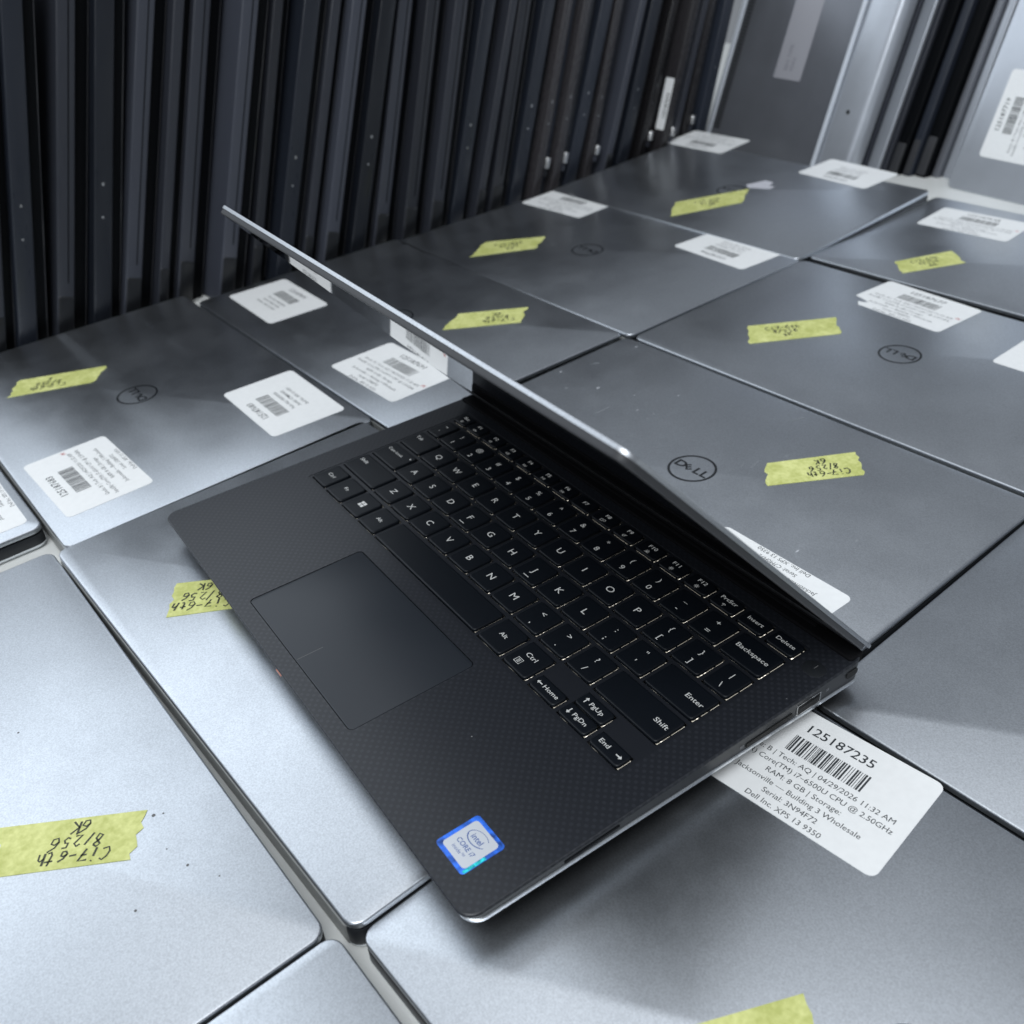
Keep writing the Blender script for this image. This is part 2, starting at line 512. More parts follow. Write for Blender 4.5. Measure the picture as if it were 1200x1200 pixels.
def make_closed():
    root = empty("closed_laptop")
    # lid: slab 4.4 mm, soft top edge
    V, F = slab(-HW, HW, -HD, HD, H - 2.9, H, 6.0, .8, 3, 6)
    mesh_obj("lid", V, F, M_LID, root, 40)
    V, F = slab(-HW + .5, HW - .5, -HD + .5, HD - .5, H - 4.1, H - 2.9, 5.5, 0)
    mesh_obj("lid_gasket", V, F, M_BLACK, root)
    zb = lambda y: 3.4 - 2.4 * (y + HD) / D          # lower rim of the black band: front higher
    rings = [zfun_ring(.2, lambda y: H - 4.3, 6), zfun_ring(0, lambda y: H - 4.8, 6), zfun_ring(0, zb, 6, 1.6)]
    V, F = loft(rings)
    mesh_obj("base", V, F, M_SIDE, root, 40)
    rings = [zfun_ring(-.1, zb, 6, 1.6), zfun_ring(0.2, zb, 6, .2), zfun_ring(3, lambda y: .8, 5)]
    V, F = loft(rings)
    mesh_obj("bottom_plate", V, F, M_EDGE, root, 40)
    V, F = slab(-HW + 5, HW - 5, HD - 4, HD + .5, 1.2, H - 3.4, 1.5, .6, 3, 4, .6)
    mesh_obj("hinge_cover", V, F, M_SPINE, root, 40)
    for yy in (-80, 80):
        V, F = slab(-120, 120, yy - 3, yy + 3, 0, .9, 2.5)
        mesh_obj("rubber_foot", V, F, M_BLACK, root)
    # round emblem
    ring = ring_flat(0, 0, 14.2, 12.7, H + .06, 56)
    lt = []
    # lettering with the slanted E
    lt.append(xf(text_vf("D", 8.6, 'CENTER', 3, .03), 1.2, 1, 0, -8.0, -3.1, H + .06))
    lt.append(xf(text_vf("E", 7.8, 'CENTER', 3, .03), 1.0, 1, 0.72, -.9, -2.4, H + .06))
    lt.append(xf(text_vf("L", 8.6, 'CENTER', 3, .03), 1.1, 1, 0, 4.2, -3.1, H + .06))
    lt.append(xf(text_vf("L", 8.6, 'CENTER', 3, .03), 1.1, 1, 0, 9.3, -3.1, H + .06))
    V, F = join(ring, *lt)
    mesh_obj("lid_emblem", V, F, M_LOGO, root)
    return root


PROTO = make_closed()
_ld = [c for c in PROTO.children if c.name == "lid"][0].data
_ls = _ld.copy()
_ls.materials[0] = M_LIDS
LIDS_ = {False: _ld, True: _ls}
GRP = "closed silver laptops laid out in rows on the shelf"


def copy_thing(src):
    r = src.copy()
    COL.objects.link(r)
    for ch in src.children:
        c = ch.copy()
        COL.objects.link(c)
        c.parent = r
    return r


LAPS = {}


def closed(key, px, py, th, label, flip=False, dz=0.0, tiltx=0.0, tilty=0.0, scuff=False, hide_logo=False):
    """px,py = lower-left corner in shelf frame (mm); th = turn; flip = hinge towards the camera side"""
    c, s = math.cos(th), math.sin(th)
    cx, cy = px + c * HW - s * HD, py + s * HW + c * HD
    r = PROTO if not LAPS else copy_thing(PROTO)
    Rz = Matrix.Rotation(th + (math.pi if flip else 0), 4, 'Z')
    T = Matrix.Translation(Vector((cx, cy, -H + dz)) * MM)
    Mx = T @ Matrix.Rotation(th, 4, 'Z') @ Matrix.Rotation(tiltx, 4, 'X') @ Matrix.Rotation(tilty, 4, 'Y') @ Matrix.Rotation(math.pi if flip else 0, 4, 'Z')
    if tiltx:   # keep the near edge where it is
        Mx = Matrix.Translation(Vector((0, 0, HD * math.sin(tiltx))) * MM) @ Mx
    r.matrix_basis = Mx
    tag(r, label, "laptop", GRP)
    LAPS[key] = r
    if True:
        for ch in r.children:
            if ch.name.startswith("lid") and not ch.name.startswith(("lid_",)):
                ch.data = LIDS_[scuff]
    return r


closed('L7', -9.2, 150.5, .086, "scuffed grey closed laptop right behind the open screen, upright emblem beside a yellow tape", False, 0, scuff=True)
closed('L3', -331.5, -71.3, .070, "closed laptop left of the open one, yellow tape and two white labels round its emblem", True)
closed('L2', -29.2, -55.4, .087, "pale silver closed laptop under the open laptop's front left corner, torn tape half covered", True)
closed('L1', -22.0, -256.4, .070, "bright silver closed laptop filling the lower left, yellow tape lettered upside down", True, -2.6)
closed('L8', -22.4, 353.2, .091, "grey closed laptop at the right with a torn white label above its emblem", True)
closed('L9', -44.4, 563.0, .100, "grey closed laptop lying at the foot of the large leaning labelled laptop", False, -1.0)
closed('L10', -328.8, 328.6, .080, "dark grey closed laptop behind the screen's left half, two white labels and a yellow tape", True)
closed('L11', -345.6, 521.0, .095, "farthest closed laptop lying flat, raised at the back, touching the standing silver ones", True, 0.5, tiltx=math.radians(2.2))
closed('L4', -321.8, 131.8, .068, "dark closed laptop mirrored in the open screen, white labels at its left end", True)
closed('L0', -351.5, -277.0, .075, "closed laptop cut by the left edge, only a corner with a white label in view", True, -1.6)
closed('L5', 274.0, -27.2, .092, "closed laptop in the lower right with the large readable white inventory label", False, -3.4)
closed('L6', 296.0, 178.6, .094, "plain grey closed laptop at the right edge behind the large readable label", False, -3.0)
closed('L12', 283.0, -233.0, .075, "silver closed laptop at the bottom edge, its rounded corner in the gap of the seams", False, -3.6)


def topz(key):
    return H + 0.10


# ------------------------------------------------------------------ labels
def to_local(root, x, y):
    """shelf-frame point (mm) on the lid top -> root-local x,y"""
    m = root.matrix_basis.inverted()
    # intersect vertical line with lid plane approx: iterate z
    z = 0.0
    for _ in range(4):
        p = m @ (Vector((x, y, z)) * MM)
        z += (H * MM - p.z) / MM
    return p.x / MM, p.y / MM


FULL = ["Grade: B | Tech: AQ | 04/29/2026 11:32 AM", "Intel(R) Core(TM) i7–6500U CPU @ 2.50GHz",
        "RAM: 8 GB | Storage:", "Jacksonville — Building 3 Wholesale", "Serial: 3N94F72", "Dell Inc. XPS 13 9350"]
WID = [66, 69, 32.5, 54, 23.5, 32.2]


def barcode(x0, x1, y0, y1, seed):
    rnd = random.Random(seed)
    out = []
    x = x0
    while x < x1 - .4:
        w = rnd.choice((.28, .28, .55, .8))
        out.append(([(x, y0, 0), (min(x + w, x1), y0, 0), (min(x + w, x1), y1, 0), (x, y1, 0)], [(0, 1, 2, 3)]))
        x += w + rnd.choice((.28, .3, .55, .75))
    return join(*out)


def label_art(number, kind, seed, res=1):
    """ink of an 80 x 53 mm label, centred at the origin, top towards +y"""
    bits = [fit_text(number, 29 if kind == 'full' else 27, 4.5, 0, 16.6, bold=.008, res=res)]
    bits.append(barcode(-16.5, 16.8, 3.2, 12.6, seed))
    if kind == 'full':
        for i, s in enumerate(FULL):
            if i == 4: s = "Serial: " + ("3N94F72" if seed == 1 else "%s" % ["8J2HF72", "5KQ1G72", "C7M0H72", "1XR4F72", "9PL3G72", "6TB8F72"][seed % 6])
            bits.append(fit_text(s, WID[i], 2.55, 0.2, -1.9 - 4.78 * i, bold=.0, res=res))
    else:
        for i, s in enumerate(["Tech: AQ | 04/29/2026", "Serial: %s" % ["4N94F72", "5KQ1G72", "C7M0H72"][seed % 3], "Dell Inc. XPS 13 9350"]):
            bits.append(fit_text(s, 31 - 3 * (i == 1), 2.4, 1.0, -2.6 - 4.9 * i, bold=.01, res=res))
    return join(*bits)


def put_label(root, cx, cy, ang, number, kind, seed, red=False, notch=None, w=80, h=53, res=1):
    lx, ly = to_local(root, cx, cy)
    m3 = root.matrix_basis.to_euler().z
    a = ang - m3
    ez = H + .12
    out = rrect(-w / 2, w / 2, -h / 2, h / 2, 3.6, 6)
    if notch:
        out = notch(out)
    top = [(x, y, .12) for x, y in out]
    bot = [(x, y, 0) for x, y in out]
    n = len(top)
    V = top + bot
    F = [tuple(range(n))] + [(i, n + i, n + (i + 1) % n, (i + 1) % n) for i in range(n)]
    V, F = xf((V, F), 1, 1, a, lx, ly, H + .03)
    lab = mesh_obj("paper_label", V, F, M_PAPER, root)
    V, F = xf(label_art(number, kind, seed, res), 1, 1, a, lx, ly, H + .19)
    mesh_obj("printed_text", V, F, M_INK, lab)
    if red:
        st = [ribbon([(-1.5, -1.2), (0, 1.2), (.3, -1), (1.8, 1.0)], .5, 0), ribbon([(-.5, 1.6), (1.2, -1.8)], .4, 0), ribbon([(-1.8, .4), (1.6, -.1)], .35, 0)]
        V, F = xf(join(*st), 1, 1, a + .3, lx + 36 * math.cos(a) - 2 * math.sin(a), ly + 36 * math.sin(a) + 2 * math.cos(a), H + .21)
        # keep it on the right hand edge of the sheet
        mesh_obj("red_tick", V, F, M_RED, lab)
    return lab


PI = math.pi
A = .09


def corner_center(p, th, w=80, h=53):
    """centre from the top-right corner"""
    c, s = math.cos(th), math.sin(th)
    return p[0] - c * w / 2 + s * h / 2, p[1] - s * w / 2 - c * h / 2


cx, cy = corner_center((357.5, 183.5), .171, 78.5, 55.2)
put_label(LAPS['L5'], cx, cy, .171, "125187235", 'full', 1, w=78.5, h=55.2, res=3)
put_label(LAPS['L3'], -106, 114, .04 + PI, "125187683", 'short', 2)
put_label(LAPS['L3'], -101, -19, .10 + PI, "125187683", 'full', 3, red=True)
put_label(LAPS['L0'], -111, -90, .075 + PI, "125187612", 'full', 12)
put_label(LAPS['L4'], -276, 185, .04, "125187691", 'short', 4)
put_label(LAPS['L4'], -96, 193, .085, "125187691", 'full', 5, red=True)
put_label(LAPS['L10'], -301, 508, .15, "125187704", 'full', 6)
put_label(LAPS['L10'], -100, 527, .02 + PI, "125187704", 'short', 7)
put_label(LAPS['L11'], -336, 731, .12 + PI, "125187655", 'full', 8, w=78)
put_label(LAPS['L11'], -151, 740, .03 + PI, "125187655", 'short', 9)
put_label(LAPS['L9'], 3, 721, .15, "125187648", 'full', 10, red=True)


def notch12(out):
    # a strip has been torn from the lower left side
    o = [p for p in out if not (p[0] < -30 and p[1] < -10)]
    i = max(range(len(o)), key=lambda k: (o[k][0] < -30 and o[k][1] > 10) * (100 - o[k][1]))
    o[i + 1:i + 1] = [(-40, -14), (-34, -15.5), (-26, -17.5), (-27, -20), (-32, -21.5), (-28, -26.5)]
    return o


put_label(LAPS['L8'], 76, 539, .005, "125187677", 'full', 11, red=True, notch=notch12)
put_label(LAPS['L8'], 203, 530, .09, "125187677", 'short', 13)
put_label(LAPS['L7'], 227, 213, .04 + PI, "125187729", 'full', 14, res=2)


# ------------------------------------------------------------------ masking tape
def put_tape(root, quad, lines, flip, seed, h=4.7, shift=0.0, w=.85):
    """quad: 4 shelf-frame corners (start-top, end-top, end-bottom, start-bottom)"""
    rnd = random.Random(seed)
    q = [Vector(to_local(root, *p)) for p in quad]
    out = []
    n = 9
    top = [q[0].lerp(q[1], i / n) for i in range(1, n)]
    end = [q[1].lerp(q[2], i / 8) for i in range(9)]
    bot = [q[2].lerp(q[3], i / n) for i in range(1, n)]
    st = [q[3].lerp(q[0], i / 8) for i in range(9)]
    ax = (q[1] - q[0]).normalized()
    j = lambda p, a: p + ax * rnd.uniform(-a, a)
    ring = top + [j(p, 1.3) for p in end] + bot + [j(p, 1.3) for p in st]
    # ccw?
    ar = sum(ring[i].x * ring[(i + 1) % len(ring)].y - ring[(i + 1) % len(ring)].x * ring[i].y for i in range(len(ring)))
    if ar < 0: ring.reverse()
    m = len(ring)
    V = [(p.x, p.y, H + .17 + .05 * rnd.random()) for p in ring] + [(p.x, p.y, H + .04) for p in ring]
    F = [tuple(range(m))] + [(i, m + i, m + (i + 1) % m, (i + 1) % m) for i in range(m)]
    t = mesh_obj("masking_tape", V, F, M_TAPE, root)
    c = (q[0] + q[1] + q[2] + q[3]) / 4
    a = math.atan2(ax.y, ax.x) + (PI if flip else 0)
    hv, hf = handwriting(lines, h, 0, w)
    V, F = xf((hv, hf), 1, 1, a, c.x + ax.x * shift, c.y + ax.y * shift, H + .28)
    mesh_obj("marker_lettering", V, F, M_MARKER, t)
    return t


put_tape(LAPS['L3'], [(-271, -23), (-250, 36), (-229, 20), (-247, -35)], ["ci7-6th", "8/256", "K"], True, 1, shift=-6)
put_tape(LAPS['L4'], [(-147, 281), (-120, 328), (-100, 308), (-130, 256)], ["ci7-6th", "8/256", "6K"], True, 2, shift=8)
put_tape(LAPS['L10'], [(-267, 386), (-239, 435), (-221, 410), (-245, 356)], ["ci7-6th", "8/256", "6K"], False, 3)
put_tape(LAPS['L11'], [(-221, 576), (-193, 649), (-172, 616), (-196, 549)], ["ci7-6th", "8/256", "6K"], False, 4)
put_tape(LAPS['L9'], [(12, 603), (28, 653), (51, 638), (31, 586)], ["ci7-6th", "8/256", "6K"], False, 5)
put_tape(LAPS['L8'], [(20, 426), (52, 482), (73, 464), (41, 405)], ["ci7-6th", "8/256", "8K"], False, 6, shift=-6)
put_tape(LAPS['L7'], [(157, 298), (182, 346), (201, 331), (174, 282)], ["ci7-6th", "8/256", "6K"], True, 7, shift=6)
put_tape(LAPS['L2'], [(43, -11), (72, 40), (92, 26), (66, -25)], ["ci7-6th", "8/256", "6K"], True, 8, h=5.6, shift=-14)
put_tape(LAPS['L1'], [(147, -120), (175, -70), (194, -83), (170, -127)], ["ci7-6th", "8/256", "6K"], True, 9, h=5.3, shift=3, w=.85)
put_tape(LAPS['L5'], [(352, 5), (380, 78), (405, 66), (375, -6)], ["ci7-6th", "8/256", "6K"], True, 10, h=4.6)
put_tape(LAPS['L6'], [(373, 214), (389, 245), (402, 236), (384, 207)], ["8/256"], True, 11)


def residue(root, pts, seed):
    q = [to_local(root, *p) for p in pts]
    ar = sum(q[i][0] * q[(i + 1) % len(q)][1] - q[(i + 1) % len(q)][0] * q[i][1] for i in range(len(q)))
    if ar < 0: q.reverse()
    m = len(q)
    V = [(p[0], p[1], H + .12) for p in q] + [(p[0], p[1], H + .03) for p in q]
    F = [tuple(range(m))] + [(i, m + i, m + (i + 1) % m, (i + 1) % m) for i in range(m)]
    mesh_obj("paper_residue", V, F, M_RESIDUE, root)


residue(LAPS['L11'], [(-204, 655), (-196, 650), (-178, 660), (-178, 668), (-184, 666), (-188, 676), (-198, 676)], 1)

# scuffs and flecks seen on two of the lids
def marks(key, dots, lines, mat, name):
    root = LAPS[key]
    out = []
    for x, y, r in dots:
        p = to_local(root, x, y)
        out.append(ring_flat(p[0], p[1], r, .02, H + .05, 7))
    for a, b, w in lines:
        out.append(ribbon([to_local(root, *a), to_local(root, (a[0] + b[0]) / 2 + .3, (a[1] + b[1]) / 2), to_local(root, *b)], w, H + .05))
    V, F = join(*out)
    mesh_obj(name, V, F, mat, root)


marks('L7', [(45, 296, .7), (74, 301.5, .6), (77.5, 302.5, .4), (72, 289, .6), (75, 290.5, .45), (74, 282, .5), (95, 275, .6), (240.5, 273, .6), (119, 280, .45), (150, 279, .5), (-8, 307, .6)],
      [((47, 262), (46, 274), .5), (((82, 257)), (84, 263), .35), ((133, 343), (136, 354), .5), ((123, 334), (125.5, 339), .4), ((152, 298), (155, 288), .35),
       ((149, 289), (151, 284), .3), ((-9, 303), (-6.5, 309), .5), ((104, 262), (108, 270), .25)], M_SCRATCH, "scuff_mark")
marks('L1', [(179, -69, .8), (180.5, -65.5, .45), (210, -66, .6), (217, -88, .6), (198, -70, .35), (222, -58, .35), (97, -103, .5)], [], M_FLECK, "dirt_fleck")

# ------------------------------------------------------------------ the open laptop
a_, b_ = 0.007986228206288066, 0.0024617489986378423
OL = empty("open_laptop", (0.0382, -0.1239, 15.2965), (0, 0, 0))
S = Matrix(((9.99996970e-01, 9.82998743e-06, 2.46172034e-03), (9.82998743e-06, 9.99968110e-01, -7.98613525e-03),
            (-2.46172034e-03, 7.98613525e-03, 9.99965080e-01)))
OL.rotation_euler = S.to_euler()
tag(OL, "open laptop with black keyboard lying across the closed ones, screen folded half down", "laptop")

KX0, KX1, KY0, KY1 = 17.6, 287.6, 77.6, 185.6
TP = (99.3, 204.7, 8.3, 69.0)


def flat_with_holes(outer, holes, z):
    loops = [outer] + holes
    tris = tessellate_polygon([[Vector((x, y, 0)) for x, y in l] for l in loops])
    V = [(x, y, z) for l in loops for x, y in l]
    F = []
    for t in tris:
        a, b, c = (Vector(V[i][:2]) for i in t)
        F.append(t if (b - a).cross(c - a) > 0 else (t[0], t[2], t[1]))
    return V, F


outer = rrect(.7, W - .7, .7, D - .7, 6.3, 8)
hk = rrect(KX0, KX1, KY0, KY1, 2.0, 4)
ht = rrect(*TP, 2.6, 5)
V, F = flat_with_holes(outer, [hk, ht], 0)
no = len(outer)
# rounded shoulder of the deck down to the side band
rings = []
for ins, z in ((.7, 0), (.35, -.12), (.1, -.4), (0, -.9)):
    rings.append([(x, y, z) for x, y in rrect(ins, W - ins, ins, D - ins, 7 - ins, 8)])
n = len(rings[0])
o0 = len(V)
for r in rings: V += r
for k in range(3):
    for i in range(n):
        j = (i + 1) % n
        F.append((o0 + k * n + i, o0 + (k + 1) * n + i, o0 + (k + 1) * n + j, o0 + k * n + j))
for hole, dep in ((hk, -.5), (ht, -.7)):
    o0 = len(V); n = len(hole)
    V += [(x, y, 0) for x, y in hole] + [(x, y, dep) for x, y in hole]
    for i in range(n):
        j = (i + 1) % n
        F.append((o0 + i, o0 + j, o0 + n + j, o0 + n + i))
mesh_obj("palm_rest", V, F, M_CARBON, OL, 45)

zb = lambda y: -5.3 - 7.4 * y / D


def bring(ins, zf, r=7.0, dz=0, fi=0.0):
    return [(x, y, zf(y) + dz) for x, y in rrect(ins, W - ins, ins + fi, D - ins, r - ins if r - ins > 1 else 1, 8)]


V, F = loft([bring(.12, lambda y: -.9), bring(.12, lambda y: -1.4), bring(.5, zb, 7, 2.0, .9)], cap0=False)
side = mesh_obj("side_band", V, F, M_SIDE, OL, 40)
V, F = loft([bring(.25, zb, 7, 2.05, 1.3), bring(-.15, zb, 7, 1.7, 1.3), bring(-.15, zb, 7, .5, 1.5), bring(.3, zb, 7, .1, 1.8)])
mesh_obj("bottom_plate", V, F, M_EDGE, OL, 40)
V, F = loft([bring(.5, zb, 7, -.12, 2.0), bring(3.5, zb, 7, -1.0), bring(9, zb, 7, -1.3)])
mesh_obj("underside", V, F, M_BLACK, OL, 40)  # painted black to deepen the shade beneath the base
for yy in (16, 184):
    V, F = slab(26, 278, yy - 4, yy + 4, -15.75 + (0.9 if 0 else 0), zb(yy) - .5, 3.5)
    mesh_obj("rubber_foot", V, F, M_BLACK, OL)

# ports on the right side (x = W); dark plates paint the recess shade
X = W


def side_quad(name, y0, y1, z0, z1, mat, parent, proud=.12, r=.9):
    pts = rrect(y0, y1, z0, z1, min(r, (z1 - z0) / 2 - .02), 4)
    n = len(pts)
    V = [(X + proud, y, z) for y, z in pts] + [(X - .8, y, z) for y, z in pts]
    F = [tuple(range(n))] + [(i, n + i, n + (i + 1) % n, (i + 1) % n) for i in range(n)]
    return mesh_obj(name, V, F, mat, parent)


u = side_quad("usb_port", 158.5, 172.5, -8.9, -3.4, M_CHROME, OL, .06, .5)
side_quad("port_hollow_shade", 159.0, 172.0, -8.5, -3.8, M_HOLE, u, .12, .3)
V, F = box(X - .3, X + .18, 159.6, 171.4, -5.4, -4.2)
mesh_obj("contact_tongue", V, F, M_BLACK, u)
side_quad("card_slot", 130.0, 156.0, -7.6, -5.2, M_HOLE, OL, .10, .6)
side_quad("lock_slot", 188.0, 195.0, -7.0, -3.4, M_HOLE, OL, .14, 1.6)
side_quad("speaker_grille", 41, 66, -3.5, -2.3, M_BLACK, OL, .10, .5)
for i, yy in enumerate((176.5, 127.5)):
    V, F = xf(text_vf("SS" if i == 0 else "SD", 1.8), 1, 1, 0, 0, 0, 0)
    V = [(X - .02 + .08, yy + x, -5.6 + y) for x, y, z in V]
    mesh_obj("port_mark", V, F, M_GREYLBL, OL)
# status light on front edge, orange-white
V, F = box(149.5, 154.5, -.2, .3, -2.6, -2.0)
mesh_obj("status_light", V, F, plain("status_amber", (.55, .24, .18), .4), OL)

# touchpad
V, F = slab(TP[0] + .35, TP[1] - .35, TP[2] + .35, TP[3] - .35, -.9, -.10, 2.3, .15, 2, 5)
tp = mesh_obj("touchpad", V, F, M_PAD, OL, 40)
V, F = ribbon([(151.9, 9.4), (152.0, 22.0)], .28, -.09)
mesh_obj("button_line", V, F, plain("button_line_grey", (.12, .12, .12), .5), tp)

# ---- keyboard
rows = []      # (y0, y1, [(x0,x1,legend spec)])
P = 19.05
KW = 16.3


def key_row(first, n, y0, y1, leg):
    return [(first + P * i - KW / 2, first + P * i + KW / 2, leg[i]) for i in range(n)]


F_leg = [("F1", 'mute'), ("F2", 'vol1'), ("F3", 'vol2'), ("F4", 'prev'), ("F5", 'play'), ("F6", 'next'), ("F7", None), ("F8", 'disp'),
         ("F9", 'find'), ("F10", 'kb'), ("F11", 'sun1'), ("F12", 'sun2'), ("PrtScr", 'wifi'), ("Insert", None), ("Delete", None)]
fr = [(20.0, 31.2, ('f', 'Esc', 'lock'))]
for i, (t_, ic) in enumerate(F_leg):
    c0 = 39.8 + 17.03 * i
    fr.append((c0 - 7.1, c0 + 7.1 + (.4 if i == 14 else 0), ('f', t_, ic)))
rows.append((174.3, 183.6, fr))
nums = list(zip("1234567890-=", "!@#$%^&*()_+"))
nr = [(20.0, 31.6, ('2', '`', '~'))] + [(42.2 + P * i - KW / 2, 42.2 + P * i + KW / 2, ('2', a, b)) for i, (a, b) in enumerate(nums)]
nr.append((262.6, 285.4, ('w', 'Backspace', 'R')))
rows.append((155.3, 171.3, nr))
qr = [(20.0, 40.6, ('w', 'Tab', 'L'))] + [(51.3 + P * i - KW / 2, 51.3 + P * i + KW / 2, ('1', ch)) for i, ch in enumerate("QWERTYUIOP")]
qr += [(51.3 + P * 10 - KW / 2, 51.3 + P * 10 + KW / 2, ('2', '[', '{')), (51.3 + P * 11 - KW / 2, 51.3 + P * 11 + KW / 2, ('2', ']', '}')), (271.8, 285.4, ('2', '\\', '|'))]
rows.append((136.8, 152.8, qr))
ar_ = [(20.0, 44.9, ('w', 'Caps Lock', 'C'))] + [(55.8 + P * i - KW / 2, 55.8 + P * i + KW / 2, ('1', ch)) for i, ch in enumerate("ASDFGHJKL")]
ar_ += [(55.8 + P * 9 - KW / 2, 55.8 + P * 9 + KW / 2, ('2', ';', ':')), (55.8 + P * 10 - KW / 2, 55.8 + P * 10 + KW / 2, ('2', "'", '"')), (257.1, 285.4, ('w', 'Enter', 'R'))]
rows.append((118.2, 134.2, ar_))
zr = [(20.0, 54.0, ('w', 'Shift', 'L'))] + [(64.9 + P * i - KW / 2, 64.9 + P * i + KW / 2, ('1', ch)) for i, ch in enumerate("ZXCVBNM")]
zr += [(64.9 + P * (7 + i) - KW / 2, 64.9 + P * (7 + i) + KW / 2, ('2', a, b)) for i, (a, b) in enumerate(((',', '<'), ('.', '>'), ('/', '?')))]
zr.append((247.4, 285.4, ('w', 'Shift', 'R')))
rows.append((99.5, 115.6, zr))
br = [(20.0, 34.6, ('s', 'Ctrl')), (37.4, 53.6, ('s', 'Fn')), (56.4, 72.6, ('win',)), (75.4, 91.2, ('s', 'Alt')), (94.0, 186.8, ('none',)),
      (189.6, 206.4, ('s', 'Alt')), (209.2, 225.4, ('s2', 'Ctrl', 'menu'))]
rows.append((79.9, 96.6, br))
arrows = [(228.3, 245.3, 79.9, 87.9, ('a', 'Home', 'left')), (248.2, 265.3, 79.9, 87.9, ('a', 'PgDn', 'down')),
          (248.2, 265.3, 88.6, 96.6, ('a', 'PgUp', 'up')), (268.2, 285.4, 79.9, 87.9, ('a', 'End', 'right'))]

# lattice bars between the keys (the plate the keys poke through) and the glowing film below
HM = .42                    # clearance round each key
bars = []
yb = [KY0]
edges = sorted([(y0, y1) for y0, y1, _ in rows])
cur = KY0
for (y0, y1) in edges:
    bars.append((KX0, KX1, cur, y0 - HM)); cur = y1 + HM
bars.append((KX0, KX1, cur, KY1))
for y0, y1, ks in rows:
    xs = sorted((a, b) for a, b, _ in ks)
    if y0 < 90:
        xs += [(228.3, 245.3), (248.2, 265.3), (268.2, 285.4)]
    cx_ = KX0
    for a, b in xs:
        bars.append((cx_, a - HM, y0 - HM, y1 + HM)); cx_ = b + HM
    bars.append((cx_, KX1, y0 - HM, y1 + HM))
for a, b in ((228.3, 245.3), (268.2, 285.4)):
    bars.append((a - HM, b + HM, 87.9 + HM, 96.6 + HM))
VV = [box(a, b, c, d, -.95, -.22) for a, b, c, d in bars if b > a and d > c]
V, F = join(*VV)
lat = mesh_obj("key_lattice", V, F, M_TRAY, OL)
film = None
glow = []
leds = []
rl = random.Random(3)


def soft_key(x0, x1, y0, y1, r=1.7):
    """cap with a soft shoulder"""
    rings = []
    for ins, z in ((1.0, .95), (.55, .93), (.22, .80), (.04, .55), (0, .2), (0, -.62)):
        rings.append([(x, y, z) for x, y in rrect(x0 + ins, x1 - ins, y0 + ins, y1 - ins, max(r - ins * .5, .6), 4)])
    return loft(rings)


def strokes(segs, w):
    return join(*[ribbon(s, w, 0) for s in segs])


def circ(cx, cy, r, n=14, a0=0, a1=360):
    return [(cx + r * math.cos(math.radians(a0 + (a1 - a0) * i / n)), cy + r * math.sin(math.radians(a0 + (a1 - a0) * i / n))) for i in range(n + 1)]


def icon(kind):
    w = .26
    if kind in ('mute', 'vol1', 'vol2'):
        s = [[(-1.2, -.35), (-.6, -.35), (0, -.9), (0, .9), (-.6, .35), (-1.2, .35), (-1.2, -.35)]]
        if kind == 'mute': s += [[(.5, -.5), (1.4, .5)], [(.5, .5), (1.4, -.5)]]
        if kind != 'mute': s += [circ(0, 0, .8, 5, -45, 45)]
        if kind == 'vol2': s += [circ(0, 0, 1.4, 5, -45, 45)]
    elif kind == 'prev': s = [[(-1.2, .8), (-1.2, -.8)], [(-1, 0), (0, .8), (0, -.8), (-1, 0)], [(.1, 0), (1.1, .8), (1.1, -.8), (.1, 0)]]
    elif kind == 'next': s = [[(1.2, .8), (1.2, -.8)], [(1, 0), (0, .8), (0, -.8), (1, 0)], [(-.1, 0), (-1.1, .8), (-1.1, -.8), (-.1, 0)]]
    elif kind == 'play': s = [[(-1.1, .8), (.1, 0), (-1.1, -.8), (-1.1, .8)], [(.6, .8), (.6, -.8)], [(1.2, .8), (1.2, -.8)]]
    elif kind == 'disp': s = [[(-1.4, -.8), (.2, -.8), (.2, .7), (-1.4, .7), (-1.4, -.8)], [(.5, -.3), (1.6, -.3), (1.6, .9), (.5, .9)]]
    elif kind == 'find': s = [circ(-.3, -.2, .7), [(.2, .3), (1.1, 1.0)]]
    elif kind in ('sun1', 'sun2', 'kb'):
        s = [circ(0, 0, .45 if kind != 'sun2' else .55, 8)]
        for a in range(0, 360 if kind != 'kb' else 181, 45):
            c_, s_ = math.cos(math.radians(a)), math.sin(math.radians(a))
            s.append([(c_ * .8, s_ * .8), (c_ * 1.25, s_ * 1.25)])
        if kind == 'kb': s.append([(-1.3, -.8), (1.3, -.8)])
    elif kind == 'wifi': s = [circ(0, -.3, 1.1, 6, 30, 150), circ(0, -.3, .6, 5, 30, 150), [(0, -.3), (0, -1)]]
    elif kind == 'lock': s = [circ(0, 0, .8, 8), [(-.4, 0), (.4, 0)]]
    elif kind == 'menu':
        return join(strokes([[(-1.7, -1.5), (1.7, -1.5), (1.7, 1.5), (-1.7, 1.5), (-1.7, -1.5)], [(-.9, .7), (.9, .7)], [(-.9, 0), (.9, 0)], [(-.9, -.7), (.9, -.7)]], .28))
    elif kind in ('left', 'right', 'up', 'down'):
        d = {'left': PI, 'right': 0, 'up': PI / 2, 'down': -PI / 2}[kind]
        VF = strokes([[(-1.5, 0), (1.0, 0)]], .5)
        tri = ([(.5, -1, 0), (1.7, 0, 0), (.5, 1, 0)], [(0, 1, 2)])
        return xf(join(VF, tri), 1, 1, d)
    else:
        s = []
    return strokes(s, w)


ZL = .975


